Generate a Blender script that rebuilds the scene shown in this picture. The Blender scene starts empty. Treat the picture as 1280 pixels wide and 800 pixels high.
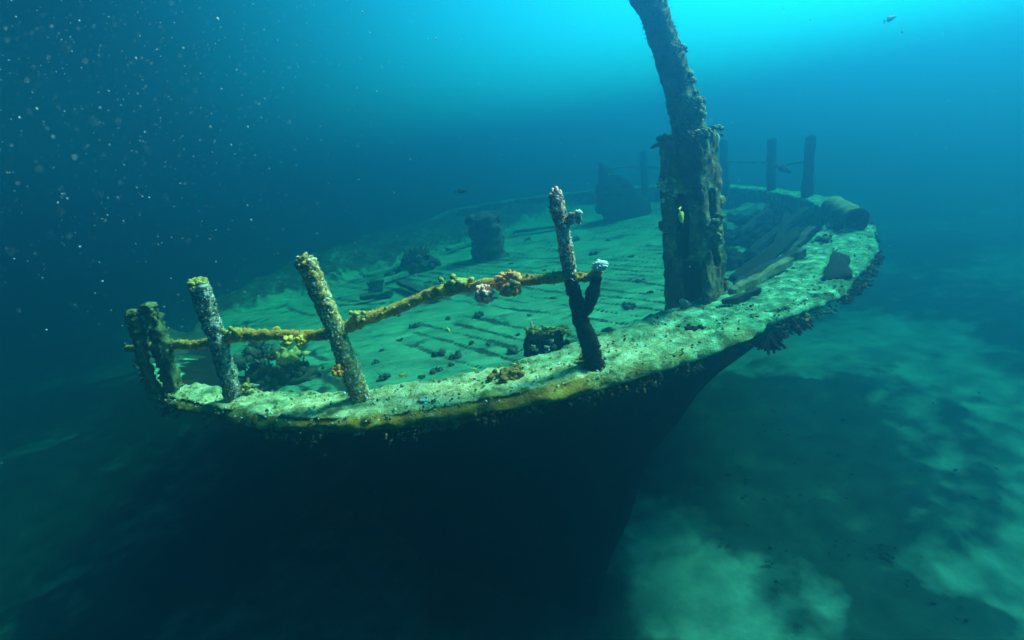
import bpy, bmesh, math, random
from mathutils import Vector, Matrix, noise
S = bpy.context.scene
R = random.Random(7)
rad = math.radians
# ------------------------------------------------------------------ camera
F, TH, RO, H = 600.0, rad(18), rad(10), 1.2
cam = bpy.data.cameras.new('camera'); camo = bpy.data.objects.new('camera', cam)
S.collection.objects.link(camo); S.camera = camo
cam.sensor_width = 36; cam.lens = F/1280*36; cam.clip_start = .05; cam.clip_end = 600
a0, u0, f0 = Vector((1,0,0)), Vector((0,math.sin(TH),math.cos(TH))), Vector((0,math.cos(TH),-math.sin(TH)))
rgt = a0*math.cos(RO)-u0*math.sin(RO); upv = a0*math.sin(RO)+u0*math.cos(RO)
camo.matrix_world = Matrix(((rgt.x,upv.x,-f0.x,0),(rgt.y,upv.y,-f0.y,0),(rgt.z,upv.z,-f0.z,H),(0,0,0,1)))
CAM = Vector((0,0,H))
cam.dof.use_dof = True; cam.dof.focus_distance = 3.0; cam.dof.aperture_fstop = 2.8
def ray(x, y): return f0*F + rgt*(x-640) + upv*(400-y)
def U(x, y, z=0.0):
    d = ray(x, y); return CAM + d*((z-H)/d.z)
def PY(x, y, Y):
    d = ray(x, y); return CAM + d*(Y/d.y)
# ------------------------------------------------------------------ world, sun, exposure
SUN_EL, SUN_AZ = 48, 73           # azimuth clockwise from +Y (towards +X)
w = bpy.data.worlds.new('World'); S.world = w; w.use_nodes = True
nt = w.node_tree; nt.nodes.clear()
sky = nt.nodes.new('ShaderNodeTexSky'); sky.sky_type = 'NISHITA'; sky.sun_disc = False
sky.dust_density = 3; sky.sun_elevation = rad(SUN_EL); sky.sun_rotation = rad(SUN_AZ)
tint = nt.nodes.new('ShaderNodeMix'); tint.data_type = 'RGBA'; tint.blend_type = 'MULTIPLY'; tint.inputs[0].default_value = 1
tint.inputs[7].default_value = (.03, .92, 1.0, 1)
bg = nt.nodes.new('ShaderNodeBackground'); bg.inputs[1].default_value = .15
wo = nt.nodes.new('ShaderNodeOutputWorld')
geo = nt.nodes.new('ShaderNodeTexCoord'); dp = nt.nodes.new('ShaderNodeVectorMath'); dp.operation = 'DOT_PRODUCT'
GL = Vector((math.sin(rad(60))*math.cos(rad(20)), math.cos(rad(60))*math.cos(rad(20)), math.sin(rad(20))))
dp.inputs[1].default_value = GL; nt.links.new(geo.outputs['Generated'], dp.inputs[0])
gr_ = nt.nodes.new('ShaderNodeMapRange'); gr_.interpolation_type = 'SMOOTHSTEP'
gr_.inputs[1].default_value = .0; gr_.inputs[2].default_value = .98; gr_.inputs[3].default_value = .07; gr_.inputs[4].default_value = .95
nt.links.new(dp.outputs['Value'], gr_.inputs[0])
fall = nt.nodes.new('ShaderNodeMix'); fall.data_type = 'RGBA'; fall.blend_type = 'MULTIPLY'; fall.clamp_result = False; fall.inputs[0].default_value = 1
nt.links.new(sky.outputs[0], tint.inputs[6]); nt.links.new(tint.outputs[2], fall.inputs[6]); nt.links.new(gr_.outputs[0], fall.inputs[7]); nt.links.new(fall.outputs[2], bg.inputs[0]); nt.links.new(bg.outputs[0], wo.inputs[0])
sl = bpy.data.lights.new('sun', 'SUN'); sl.energy = 5; sl.angle = rad(14); sl.color = (1, .80, .60)
so = bpy.data.objects.new('sun', sl); S.collection.objects.link(so)
sd = Vector((math.sin(rad(SUN_AZ))*math.cos(rad(SUN_EL)), math.cos(rad(SUN_AZ))*math.cos(rad(SUN_EL)), math.sin(rad(SUN_EL))))
so.rotation_euler = sd.to_track_quat('Z', 'Y').to_euler(); so.location = sd*20
vs = S.view_settings; vs.view_transform = 'Standard'; vs.look = 'None'; vs.gamma = 1; vs.use_curve_mapping = False
vs.exposure = 2.0
c = S.cycles; c.use_denoising = True; c.max_bounces = 5; c.diffuse_bounces = 2; c.glossy_bounces = 1; c.volume_bounces = 2; c.transparent_max_bounces = 8
c.use_adaptive_sampling = False
# ------------------------------------------------------------------ helpers
def link(name, me, mats, parent=None):
    o = bpy.data.objects.new(name, me); S.collection.objects.link(o)
    for m in (mats if isinstance(mats, (list, tuple)) else [mats]): me.materials.append(m)
    if parent: o.parent = parent
    return o
def tag(o, label=None, cat=None, group=None, kind=None):
    if label: o['label'] = label
    if cat: o['category'] = cat
    if group: o['group'] = group
    if kind: o['kind'] = kind
    return o
def empty(name, loc=(0,0,0)):
    o = bpy.data.objects.new(name, None); S.collection.objects.link(o); o.location = loc; o.empty_display_size = .1
    return o
class MB:
    def __init__(s): s.v = []; s.f = []; s.m = []; s.sm = True
    def add(s, vs, fs, mi=0):
        n = len(s.v); s.v += [tuple(v) for v in vs]; s.f += [tuple(i+n for i in f) for f in fs]; s.m += [mi]*len(fs)
    def build(s, name, mats, parent=None, smooth=True, org=None):
        me = bpy.data.meshes.new(name)
        vv = s.v if org is None else [(x-org[0], y-org[1], z-org[2]) for x, y, z in s.v]
        me.from_pydata(vv, [], s.f); me.update()
        for p, mi in zip(me.polygons, s.m): p.material_index = mi; p.use_smooth = smooth
        o = link(name, me, mats, parent)
        if org is not None: o.location = org
        return o
def fbm(p, sc, octv=3):
    t = 0; a = 1; q = Vector(p)*sc
    for _ in range(octv): t += a*noise.noise(q); q = q*2.03+Vector((3.1,1.7,5.3)); a *= .5
    return t
def crm(pts, n):
    """catmull-rom through (Vector, radius)"""
    out = []; P = [Vector(tuple(p[0])+(p[1],)) for p in pts]
    for i in range(len(P)-1):
        a, b, c_, d = P[max(i-1,0)], P[i], P[i+1], P[min(i+2,len(P)-1)]
        for k in range(n):
            t = k/n
            out.append(.5*((2*b)+(c_-a)*t+(2*a-5*b+4*c_-d)*t*t+(3*b-a-3*c_+d)*t**3))
    out.append(P[-1]); return [(Vector(q[:3]), q[3]) for q in out]
def tube(mb, pts, seg=14, amp=.15, sc=18, mi=0, sub=8, flat=1.0, sq=0.0, seed=0, sidehint=None):
    """organic tube: amp is relative radial noise; flat squashes; sq squares the section"""
    path = crm(pts, sub); rings = []
    prev = None; vs = []; fs = []
    for i, (p, r) in enumerate(path):
        d = (path[min(i+1,len(path)-1)][0]-path[max(i-1,0)][0]).normalized()
        if prev is None:
            h = Vector(sidehint) if sidehint is not None else (Vector((0,0,1)) if abs(d.z) < .8 else Vector((1,0,0)))
            prev = (h-d*h.dot(d)).normalized()
        else: prev = (prev-d*prev.dot(d)).normalized()
        b = d.cross(prev)
        for k in range(seg):
            t = 2*math.pi*k/seg; ct, st = math.cos(t), math.sin(t)
            rr = r
            if sq > 0:
                q = 1/max(abs(ct), abs(st)); rr = r*(1+(min(q,1.35)-1)*sq)
            q = p+prev*ct*rr+b*st*rr*flat
            nn = (prev*ct+b*st)
            q += nn*r*amp*(fbm(q+Vector((seed,0,0)), sc, 3)+.35*fbm(q+Vector((seed,9,0)), sc*3.5, 2))
            vs.append(q)
    n = len(path)
    for i in range(n-1):
        for k in range(seg):
            a = i*seg+k; b_ = i*seg+(k+1)%seg; fs.append((a, b_, b_+seg, a+seg))
    for (i, sgn) in ((0, -1), (n-1, 1)):
        d = (path[min(i+1,n-1)][0]-path[max(i-1,0)][0]).normalized()
        vs.append(path[i][0]+d*sgn*path[i][1]*.45)
        ci = len(vs)-1
        for k in range(seg):
            a = i*seg+k; b_ = i*seg+(k+1)%seg
            fs.append((b_, a, ci) if sgn < 0 else (a, b_, ci))
    mb.add(vs, fs, mi); return path
_ico = {}
def ico(sub):
    if sub not in _ico:
        bm = bmesh.new(); bmesh.ops.create_icosphere(bm, subdivisions=sub, radius=1)
        _ico[sub] = ([v.co.copy() for v in bm.verts], [tuple(v.index for v in f.verts) for f in bm.faces]); bm.free()
    return _ico[sub]
def blob(mb, c_, r, sub=1, amp=.25, sc=None, mi=0, sx=(1,1,1), rot=None, seed=0):
    vs, fs = ico(sub); c_ = Vector(c_); sc = sc or 1.6; out = []
    M = rot or Matrix.Identity(3)
    for v in vs:
        k = 1+amp*fbm(v*1.0+c_*7.3+Vector((seed,0,0)), sc, 3)
        out.append(c_+M@Vector((v.x*sx[0]*r*k, v.y*sx[1]*r*k, v.z*sx[2]*r*k)))
    mb.add(out, fs, mi)
def rrot(): return Matrix.Rotation(R.uniform(0,6.28),3,'Z')@Matrix.Rotation(R.uniform(0,6.28),3,'X')
# ------------------------------------------------------------------ materials
def mat(name, cols, scale=6, detail=6, bump=.5, bscale=40, rough=.95, spots=None, spscale=30, spth=.18, stretch=None, c2=None, c2scale=1.2, attr=None, tone=None):
    """cols: list of (pos, rgb) on a noise ramp; spots: rgb of voronoi flecks; c2: list for a second, broad ramp mixed in"""
    m = bpy.data.materials.new(name); m.use_nodes = True; n = m.node_tree; N = n.nodes; L = n.links
    b = N['Principled BSDF']; b.inputs['Roughness'].default_value = rough; b.inputs['Specular IOR Level'].default_value = .15
    tc = N.new('ShaderNodeTexCoord'); mp = N.new('ShaderNodeMapping'); L.new(tc.outputs['Object'], mp.inputs[0])
    if stretch: mp.inputs['Rotation'].default_value = stretch[0]; mp.inputs['Scale'].default_value = stretch[1]
    def ramp(cs, sc, det, src=None):
        t = N.new('ShaderNodeTexNoise'); t.inputs['Scale'].default_value = sc; t.inputs['Detail'].default_value = det; t.inputs['Roughness'].default_value = .62
        L.new((src or mp).outputs[0], t.inputs['Vector'])
        r = N.new('ShaderNodeValToRGB'); L.new(t.outputs['Fac'], r.inputs[0])
        e = r.color_ramp.elements
        while len(e) < len(cs): e.new(.5)
        for q, (p, col) in zip(e, cs): q.position = p; q.color = (*col, 1)
        return r.outputs[0], t.outputs['Fac']
    def mix(fac, A, B, mode='MIX'):
        x = N.new('ShaderNodeMix'); x.data_type = 'RGBA'; x.blend_type = mode
        if isinstance(fac, float): x.inputs[0].default_value = fac
        else: L.new(fac, x.inputs[0])
        L.new(A, x.inputs[6])
        if isinstance(B, tuple): x.inputs[7].default_value = (*B, 1)
        else: L.new(B, x.inputs[7])
        return x.outputs[2]
    col, f1 = ramp(cols, scale, detail)
    if c2:
        cc, f2 = ramp(c2, c2scale*3, 3)
        mk, f3 = ramp([(.42,(0,0,0)),(.58,(1,1,1))], c2scale, 5)
        col = mix(mk, col, cc)
    if spots:
        v = N.new('ShaderNodeTexVoronoi'); v.inputs['Scale'].default_value = spscale; L.new(mp.outputs[0], v.inputs['Vector'])
        lt = N.new('ShaderNodeMath'); lt.operation = 'LESS_THAN'; lt.inputs[1].default_value = spth; L.new(v.outputs['Distance'], lt.inputs[0])
        # only some of the cells carry a fleck
        sp = N.new('ShaderNodeSeparateColor'); L.new(v.outputs['Color'], sp.inputs[0])
        g = N.new('ShaderNodeMath'); g.operation = 'GREATER_THAN'; g.inputs[1].default_value = .55; L.new(sp.outputs[0], g.inputs[0])
        mu = N.new('ShaderNodeMath'); mu.operation = 'MULTIPLY'; L.new(lt.outputs[0], mu.inputs[0]); L.new(g.outputs[0], mu.inputs[1])
        col = mix(mu.outputs[0], col, spots)
    if attr:   # second material laid in by a painted cover attribute (weed on sand, crust on steel)
        at = N.new('ShaderNodeAttribute'); at.attribute_name = attr[0]
        ac, _ = ramp(attr[1], attr[2], 6)
        an = N.new('ShaderNodeTexNoise'); an.inputs['Scale'].default_value = attr[3]; an.inputs['Detail'].default_value = 6; L.new(tc.outputs['Object'], an.inputs['Vector'])
        ad = N.new('ShaderNodeMath'); ad.operation = 'ADD'; L.new(at.outputs['Fac'], ad.inputs[0]); L.new(an.outputs['Fac'], ad.inputs[1])
        mr = N.new('ShaderNodeMapRange'); mr.inputs[1].default_value = .93-attr[4]; mr.inputs[2].default_value = .93+attr[4]; L.new(ad.outputs[0], mr.inputs[0])
        col = mix(mr.outputs[0], col, ac)
    if tone:
        tcx, _ = ramp(tone, scale, 8)
        ta = N.new('ShaderNodeAttribute'); ta.attribute_name = 'tone'
        col = mix(ta.outputs['Fac'], col, tcx)
    L.new(col, b.inputs['Base Color'])
    t = N.new('ShaderNodeTexNoise'); t.inputs['Scale'].default_value = bscale; t.inputs['Detail'].default_value = 5; t.inputs['Roughness'].default_value = .7; L.new(mp.outputs[0], t.inputs['Vector'])
    bp = N.new('ShaderNodeBump'); bp.inputs['Strength'].default_value = bump; bp.inputs['Distance'].default_value = .02; L.new(t.outputs['Fac'], bp.inputs['Height']); L.new(bp.outputs[0], b.inputs['Normal'])
    return m
K = 1.0
M = {}  # near crusts paler than silt and sand: flash falloff put into base colours
M['silt'] = mat('deck_silt', [(.30,(.015,.06,.035)),(.42,(.06,.19,.115)),(.6,(.105,.31,.185)),(.75,(.19,.43,.27))], 3.2, 8, .7, 30,
    c2=[(.3,(.028,.10,.06)),(.7,(.105,.30,.185))], c2scale=.7, stretch=((0,0,rad(50)),(1.0,2.6,1)),
    attr=('groove', [(.3,(.01,.02,.013)),(.7,(.035,.055,.04))], 9, 9, .09))
M['cap'] = mat('crusted_cap', [(.30,(.08,.09,.04)),(.41,(.42,.34,.14)),(.52,(.74,.62,.34)),(.68,(.92,.84,.58))], 10, 10, 1.0, 34,
    spots=(.85,.85,.72), spscale=38, spth=.13, c2=[(.38,(.10,.12,.05)),(.50,(.32,.38,.17)),(.64,(.62,.68,.38))], c2scale=2.8,
    attr=('edge', [(.3,(.10,.07,.015)),(.5,(.36,.20,.03)),(.65,(.30,.27,.07)),(.8,(.55,.42,.15))], 13, 11, .10),
    tone=[(.34,(.012,.045,.022)),(.46,(.055,.21,.11)),(.56,(.13,.40,.23)),(.68,(.42,.76,.58))])
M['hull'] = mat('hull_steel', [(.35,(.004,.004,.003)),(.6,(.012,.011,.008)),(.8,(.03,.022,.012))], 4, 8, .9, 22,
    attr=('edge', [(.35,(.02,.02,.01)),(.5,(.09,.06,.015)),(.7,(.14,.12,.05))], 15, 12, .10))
M['rust'] = mat('rusty_housing', [(.30,(.03,.03,.018)),(.45,(.15,.10,.045)),(.6,(.25,.18,.085)),(.75,(.40,.40,.24))], 3.5, 8, .9, 30,
    spots=(.5,.5,.42), spscale=26, spth=.15, c2=[(.42,(.012,.018,.013)),(.54,(.10,.15,.08)),(.7,(.36,.44,.28))], c2scale=3.4)
M['mastc'] = mat('mast_crust', [(.32,(.015,.02,.012)),(.48,(.09,.12,.06)),(.66,(.26,.28,.12))], 7, 9, 1, 28, c2=[(.38,(.03,.045,.03)),(.62,(.17,.26,.14))], c2scale=2.4)
M['postm'] = mat('post_mauve', [(.34,(.03,.02,.02)),(.45,(.28,.22,.22)),(.55,(.55,.47,.47)),(.66,(.85,.80,.76))], 34, 9, 1, 60, spots=(.85,.85,.8), spscale=60, spth=.34, c2=[(.4,(.05,.045,.03)),(.6,(.40,.36,.20))], c2scale=12)
M['posty'] = mat('post_ochre', [(.28,(.10,.05,.02)),(.42,(.58,.30,.08)),(.54,(.70,.56,.24)),(.66,(.95,.86,.62))], 30, 9, 1, 60, spots=(.95,.85,.78), spscale=52, spth=.36, c2=[(.38,(.06,.05,.02)),(.5,(.60,.26,.05)),(.62,(.45,.46,.18))], c2scale=11)
M['postd'] = mat('post_dark', [(.35,(.004,.004,.004)),(.6,(.014,.012,.01)),(.8,(.05,.045,.04))], 20, 7, 1, 50)
M['postp'] = mat('post_pink', [(.28,(.14,.06,.04)),(.42,(.62,.30,.20)),(.54,(.80,.5,.40)),(.68,(.95,.74,.72))], 34, 9, 1, 60, spots=(.95,.8,.85), spscale=60, spth=.34, c2=[(.4,(.12,.07,.04)),(.6,(.55,.42,.28))], c2scale=12)
M['postg'] = mat('post_green', [(.3,(.05,.06,.03)),(.5,(.17,.17,.07)),(.7,(.28,.26,.12))], 14, 7, 1, 50)
M['rail'] = mat('rail_ochre', [(.26,(.16,.07,.012)),(.42,(.68,.32,.05)),(.58,(.78,.42,.10)),(.74,(.85,.62,.30))], 26, 7, 1, 70)
M['moss'] = mat('olive_sponge', [(.3,(.18,.13,.03)),(.5,(.58,.44,.11)),(.7,(.75,.62,.25))], 34, 6, 1, 80)
M['orange'] = mat('orange_coral', [(.3,(.85,.22,.06)),(.5,(.98,.36,.13)),(.7,(.98,.50,.24))], 22, 4, .4, 90)
M['pink'] = mat('pink_coral', [(.3,(.80,.30,.24)),(.5,(.96,.45,.38)),(.7,(.98,.62,.52))], 22, 4, .4, 90)
M['yellow'] = mat('yellow_coral', [(.3,(.75,.42,.06)),(.6,(.95,.66,.14))], 22, 4, .4, 90)
M['red'] = mat('deep_orange_coral', [(.3,(.85,.2,.03)),(.6,(.95,.36,.05))], 22, 4, .4, 90)
M['white'] = mat('pale_polyps', [(.3,(.45,.5,.46)),(.5,(.75,.8,.78)),(.7,(.85,.9,.9))], 30, 5, .6, 90)
M['weed'] = mat('dark_weed', [(.3,(.012,.016,.012)),(.55,(.035,.04,.028)),(.75,(.08,.09,.05))], 14, 6, 1, 40)
M['lump'] = mat('dark_rubble', [(.3,(.02,.024,.018)),(.55,(.06,.07,.05)),(.75,(.14,.17,.11))], 12, 6, 1, 40)
M['brown'] = mat('brown_sponge', [(.3,(.10,.05,.01)),(.55,(.32,.18,.04)),(.75,(.45,.34,.12))], 30, 6, 1, 70)
M['beam'] = mat('beam_rust', [(.3,(.012,.012,.008)),(.55,(.04,.04,.025)),(.78,(.20,.24,.15))], 6, 7, 1, 30)
M['pipe'] = mat('pipe_growth', [(.3,(.05,.05,.03)),(.5,(.16,.17,.09)),(.7,(.30,.32,.18))], 8, 7, 1, 30)
M['hole'] = mat('near_black', [(.3,(.006,.006,.005)),(.7,(.014,.013,.01))], 8, 5, .6, 30)  # near black, for the housing core, fairlead and pocket timbers
M['fyel'] = mat('yellow_fish_skin', [(.3,(.75,.55,.04)),(.7,(.85,.68,.1))], 6, 3, .1, 60, rough=.6)
M['fdark'] = mat('dark_fish_skin', [(.3,(.02,.03,.04)),(.7,(.05,.06,.07))], 6, 3, .1, 60, rough=.6)
M['fgrey'] = mat('grey_fish_skin', [(.3,(.35,.3,.28)),(.7,(.55,.45,.4))], 6, 3, .1, 60, rough=.6)
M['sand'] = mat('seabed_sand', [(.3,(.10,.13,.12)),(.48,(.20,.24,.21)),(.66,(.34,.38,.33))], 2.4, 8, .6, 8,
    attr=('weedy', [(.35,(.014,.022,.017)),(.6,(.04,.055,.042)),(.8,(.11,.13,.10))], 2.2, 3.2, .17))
# ------------------------------------------------------------------ seabed
ZB = -3.25
def weedy(x, y):
    p = Vector((x, y, 0))
    v = .46+.55*fbm(p, .35, 4)+.24*fbm(p, 2.1, 5)
    def g(px, py, s, a):
        q = U(px, py, ZB); d2 = ((x-q.x)**2+(y-q.y)**2)/(s*s); return a*math.exp(-d2)
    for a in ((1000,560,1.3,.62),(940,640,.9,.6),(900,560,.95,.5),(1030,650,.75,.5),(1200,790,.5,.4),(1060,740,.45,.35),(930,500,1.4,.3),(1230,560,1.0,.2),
              (830,680,.75,-.5),(900,760,.55,-.6),(840,760,.5,-.5),(1120,545,.7,-.42),(1090,450,2.0,-.3),(1010,745,.35,-.4),(880,610,.5,-.3),(1240,740,.3,-.3),(60,700,4,.22),(150,560,5,.2)):  # last two darken the lower-left bed to make it less visible
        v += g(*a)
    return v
def seabed():
    xs = [-70+ i*5 for i in range(10)]+[-20+i*.5 for i in range(24)]+[-8+i*.14 for i in range(150)]+[13+i*.8 for i in range(20)]+[30+i*5 for i in range(9)]
    ys = [-40+i*4 for i in range(9)]+[-4+i*.5 for i in range(9)]+[.5+i*.14 for i in range(110)]+[16+i*.8 for i in range(20)]+[34+i*5 for i in range(9)]
    vs = []; wd = []
    for y in ys:
        for x in xs:
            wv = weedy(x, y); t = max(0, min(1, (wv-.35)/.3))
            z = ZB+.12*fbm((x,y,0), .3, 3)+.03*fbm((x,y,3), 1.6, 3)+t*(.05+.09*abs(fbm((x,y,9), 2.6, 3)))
            z += .0*x
            vs.append((x, y, z)); wd.append(wv)
    nx = len(xs); fs = [(j*nx+i, j*nx+i+1, (j+1)*nx+i+1, (j+1)*nx+i) for j in range(len(ys)-1) for i in range(nx-1)]
    me = bpy.data.meshes.new('seabed'); me.from_pydata(vs, [], fs)
    at = me.attributes.new('weedy', 'FLOAT', 'POINT'); at.data.foreach_set('value', wd)
    for p in me.polygons: p.use_smooth = True
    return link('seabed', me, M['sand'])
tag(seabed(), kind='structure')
# ------------------------------------------------------------------ the wreck
ship = empty('shipwreck', (0, 6, ZB))
tag(ship, 'sunken ship with broad growth-covered deck, bent mast stump and broken railings resting on the seabed', 'shipwreck')
def part(mb, name, mats, parent=None, smooth=True, label=None):
    o = mb.build(name, mats, None, smooth); p = parent or ship
    o.parent = p; o.matrix_parent_inverse = Matrix.Translation(-Vector(ship.location)) if p == ship else Matrix.Identity(4)
    if label: o['label'] = label
    return o
# outer gunwale, inner gunwale, keel-line curve (matching stations)
ST = [((-3.94,4.85),(-3.7,5.0),(-2.6,7)), ((-2.86,3.5),(-2.75,3.68),(-2.35,6)), ((-2.39,3.1),(-2.3,3.4),(-2.1,5.5)), ((-1.74,2.68),(-1.65,3.06),(-1.8,5.1)),
 ((-1.15,2.40),(-1.12,2.84),(-1.5,4.75)), ((-.69,2.32),(-.7,2.80),(-1.2,4.5)), ((-.25,2.30),(-.3,2.80),(-1.0,4.35)), ((.19,2.32),(.05,2.86),(-.8,4.2)), ((.64,2.39),(.6,3.08),(-.6,4.05)),
 ((1.16,2.54),(1.12,3.32),(-.4,3.95)), ((1.55,2.73),(1.45,3.44),(-.25,3.85)), ((2.06,2.95),(1.79,3.56),(-.05,3.75)), ((2.49,3.21),(2.2,3.8),(.1,3.65)),
 ((3.18,3.89),(2.77,4.32),(.27,3.6)), ((3.8,4.72),(3.4,4.95),(.40,4.3)), ((4.35,5.6),(3.95,5.6),(.5,5.3)), ((4.62,6.23),(4.25,6.3),(.55,6.2)),
 ((4.87,7.44),(4.55,7.44),(.62,7.4)), ((5.06,9.16),(4.75,9.1),(.7,9.3)), ((4.79,11.4),(4.5,11.3),(.75,11.5)), ((4.11,13.5),(3.85,13.3),(.7,13)),
 ((3.03,14.9),(2.8,14.6),(.4,14.2)), ((1,16.6),(.85,16.3),(-.2,15)), ((-1.5,16.9),(-1.4,16.6),(-1,15)), ((-3.6,15.2),(-3.4,14.9),(-1.7,14)),
 ((-4.8,12.7),(-4.5,12.6),(-2.3,12.6)), ((-5.3,9.8),(-5.0,9.8),(-2.7,10.5)), ((-4.95,7.0),(-4.7,7.0),(-2.8,8.5))]
NS = len(ST)
def cr(t, j):
    i = int(math.floor(t)); u = t-i
    a, b, c_, d = [Vector(ST[(i+k) % NS][j]) for k in (-1, 0, 1, 2)]
    return .5*((2*b)+(c_-a)*u+(2*a-5*b+4*c_-d)*u*u+(3*b-a-3*c_+d)*u**3)
ts = []
for i in range(NS):
    L_ = (Vector(ST[i][0])-Vector(ST[(i+1) % NS][0])).length; near = i <= 16
    n = max(4, int(L_/(.028 if near else .12)))
    ts += [i+k/n for k in range(n)]
NT = len(ts)
def sheer(t):      # the gunwale height: nearly level
    q = cr(t, 0); a = max(0, min(1, (-q.x-1.2)/2.2))*max(0, min(1, (q.y-5.2)/2.0))
    a = a*a*(3-2*a)
    return -a*(.42+.22*fbm((q.x, q.y, 2), .9, 3))
WZ = [(0,0),(-.06,.03),(-.12,.11),(-.2,.20),(-.35,.33),(-.6,.52),(-1,.67),(-1.8,.82),(-2.5,.92),(-3.3,1.0)]
def wz(z):
    for (z0,w0),(z1,w1) in zip(WZ, WZ[1:]):
        if z >= z1: return w0+(w1-w0)*(z0-z)/(z0-z1)
    return 1
zl = [-.055,-.10,-.14,-.19,-.25,-.32,-.4,-.5,-.6,-.72,-.85,-1,-1.2,-1.4,-1.6,-1.8,-2.1,-2.4,-2.7,-3.0,-3.4]
def side(t):      # 0 on the port bow we look at, 1 on the far sides
    t = t % NS
    if t < 12: return max(0, min(1, 1-(t+1)/1.0)) if t < 0 else 0.0
    if t < 14.5: return (t-12)/2.5
    if t > NS-1.5: return (NS-t)/1.5
    return 1.0
def ws(t, z):
    return wz(z)*(1-side(t))+wz(min(0, z+.45*min(1, (3.3+z)/1.5)))*side(t)
def dcurve(t):
    a = cr(t, 1); return a.lerp(cr(t, 2), .25*(1-side(t))+.0*side(t))
def loft(name, rows, mats, attrs=None, closed_extra=None, label=None):
    nr = len(rows); vs = [v for r in rows for v in r]
    fs = [(j*NT+i, j*NT+(i+1) % NT, (j+1)*NT+(i+1) % NT, (j+1)*NT+i) for j in range(nr-1) for i in range(NT)]
    me = bpy.data.meshes.new(name); me.from_pydata([tuple(v) for v in vs], [], fs)
    if attrs:
        at = me.attributes.new(attrs[0], 'FLOAT', 'POINT'); at.data.foreach_set('value', attrs[1])
    for p in me.polygons: p.use_smooth = True
    o = link(name, me, mats, ship); o.matrix_parent_inverse = Matrix.Translation(-Vector(ship.location))
    if label: o['label'] = label
    return o
def warp(t, outward=.03):
    """ragged outline of the crusted gunwale"""
    p = cr(t, 0); return .035*fbm((p.x, p.y, 0), 2.2, 4)
rows = []; at = []
for z in zl:
    row = []
    for t in ts:
        g, b = cr(t, 0), cr(t, 2); k = ws(t, z); i_ = cr(t, 1); g = g+(i_-g).normalized()*.055*math.exp((z+.1)/.35); p = g.lerp(b, k)
        n = Vector((p.x-(-.6), p.y-8)).normalized()
        dsp = .05*fbm((p.x, p.y, z), 1.6, 4)*(1 if z < -.12 else .5)+.012*fbm((p.x,p.y,z), 16, 2)
        row.append((p.x+n.x*dsp, p.y+n.y*dsp, z+.01*fbm((p.x,p.y,z*3), 6, 2)+sheer(t)*max(0, 1+z/1.5)))
        at.append(.40*math.exp(-(max(0, -z-.10))/.06)+.12*fbm((p.x,p.y,z), 3, 3))
    rows.append(row)
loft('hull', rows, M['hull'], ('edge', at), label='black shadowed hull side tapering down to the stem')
# cap: outer lip under edge -> rounded edge -> top across -> inner edge down
prof = [(.12,-.02,-.07),(.04,-.01,-.072),(.012,.0,-.066),(.0,0,-.05),(.004,0,-.03),(.02,0,-.012),(.06,0,-.003)]
rows = []; at = []
cols = [('o',dx+.03,z) for (dx,_,z) in prof]; tn = []
for k in range(1, 15): cols.append(('m', k/15, 0))
cols += [('i',.0,-.01),('i',.015,-.04),('i',.02,-.09),('i',.02,-.16),('i',.01,-.25),('i',.01,-.40),('i',.01,-.5)]
for kind, a, z in cols:
    row = []
    for t in ts:
        o_, i_ = cr(t, 0), cr(t, 1); d = (i_-o_); wd = d.length; d = d/wd
        if kind == 'o': p = o_+d*(a-.0)
        elif kind == 'm': p = o_+d*(.06+(wd-.06)*a)
        else:
            p = i_+d*a
            if z < -.1: p = p.lerp(dcurve(t), min(1.05, (-z-.1)/.26))
        q = Vector((p.x, p.y, z*2))
        lump = fbm(q, 5.5, 4); fine = 1.3*fbm(q, 26, 2)+1.1*fbm(q, 11, 2)
        if kind == 'm':
            zz = z+.022*lump+.009*fine+.012*abs(fbm(q, 12, 2))
        else: zz = z+.018*lump+.006*fine
        out = -d*((.04*lump+.014*fine+.03*fbm(q, 2.1, 3)) if kind == 'o' else (-.02*lump if kind == 'i' else 0))
        if kind == 'i' and z < -.2: zz = z
        row.append((p.x+out.x, p.y+out.y, zz+(sheer(t) if kind != 'i' or z > -.2 else 0)))
        dist = 0 if kind == 'o' else (wd*a if kind == 'm' else wd)
        e = .56*math.exp(-(dist/.095)) if kind != 'i' else (.12 if z > -.05 else .30+.25*fbm(q, 3, 3))
        # the ochre crust thins out towards the tip of the bow
        e *= (1.0 if p.x < .4 else max(.35, 1-(p.x-.4)*.35))
        at.append(e+.10*fbm(q, 3.2, 3)+.02); tn.append(max(0, min(.92, (p.x-.1)/1.3+.8*fbm(q, 1.8, 4))) if p.y < 9 and p.x > -3.0 else .9)  # tone paints flash falloff: cream near the camera, darker green away from it
    rows.append(row)
co = loft('cap_rail', rows, M['cap'], ('edge', at), label='wide pale encrusted plank running round the top of the hull')
ta_ = co.data.attributes.new('tone', 'FLOAT', 'POINT'); ta_.data.foreach_set('value', tn); co.data.materials.append(M['lump']); co.data.materials.append(M['weed'])
for p in co.data.polygons:
    c_ = p.center
    if c_.x+.6*fbm(c_, 1.5, 2) < -2.2 and c_.y > 6.6+.8*fbm(c_, 1.3, 2): p.material_index = 1  # far-left cap coloured dark in place of fading into the gloom
    if c_.x < -3.35+.3*fbm(c_, 2, 2) and c_.y > 4.3: p.material_index = 1
    if p.index < 2*NT: p.material_index = 2
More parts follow.
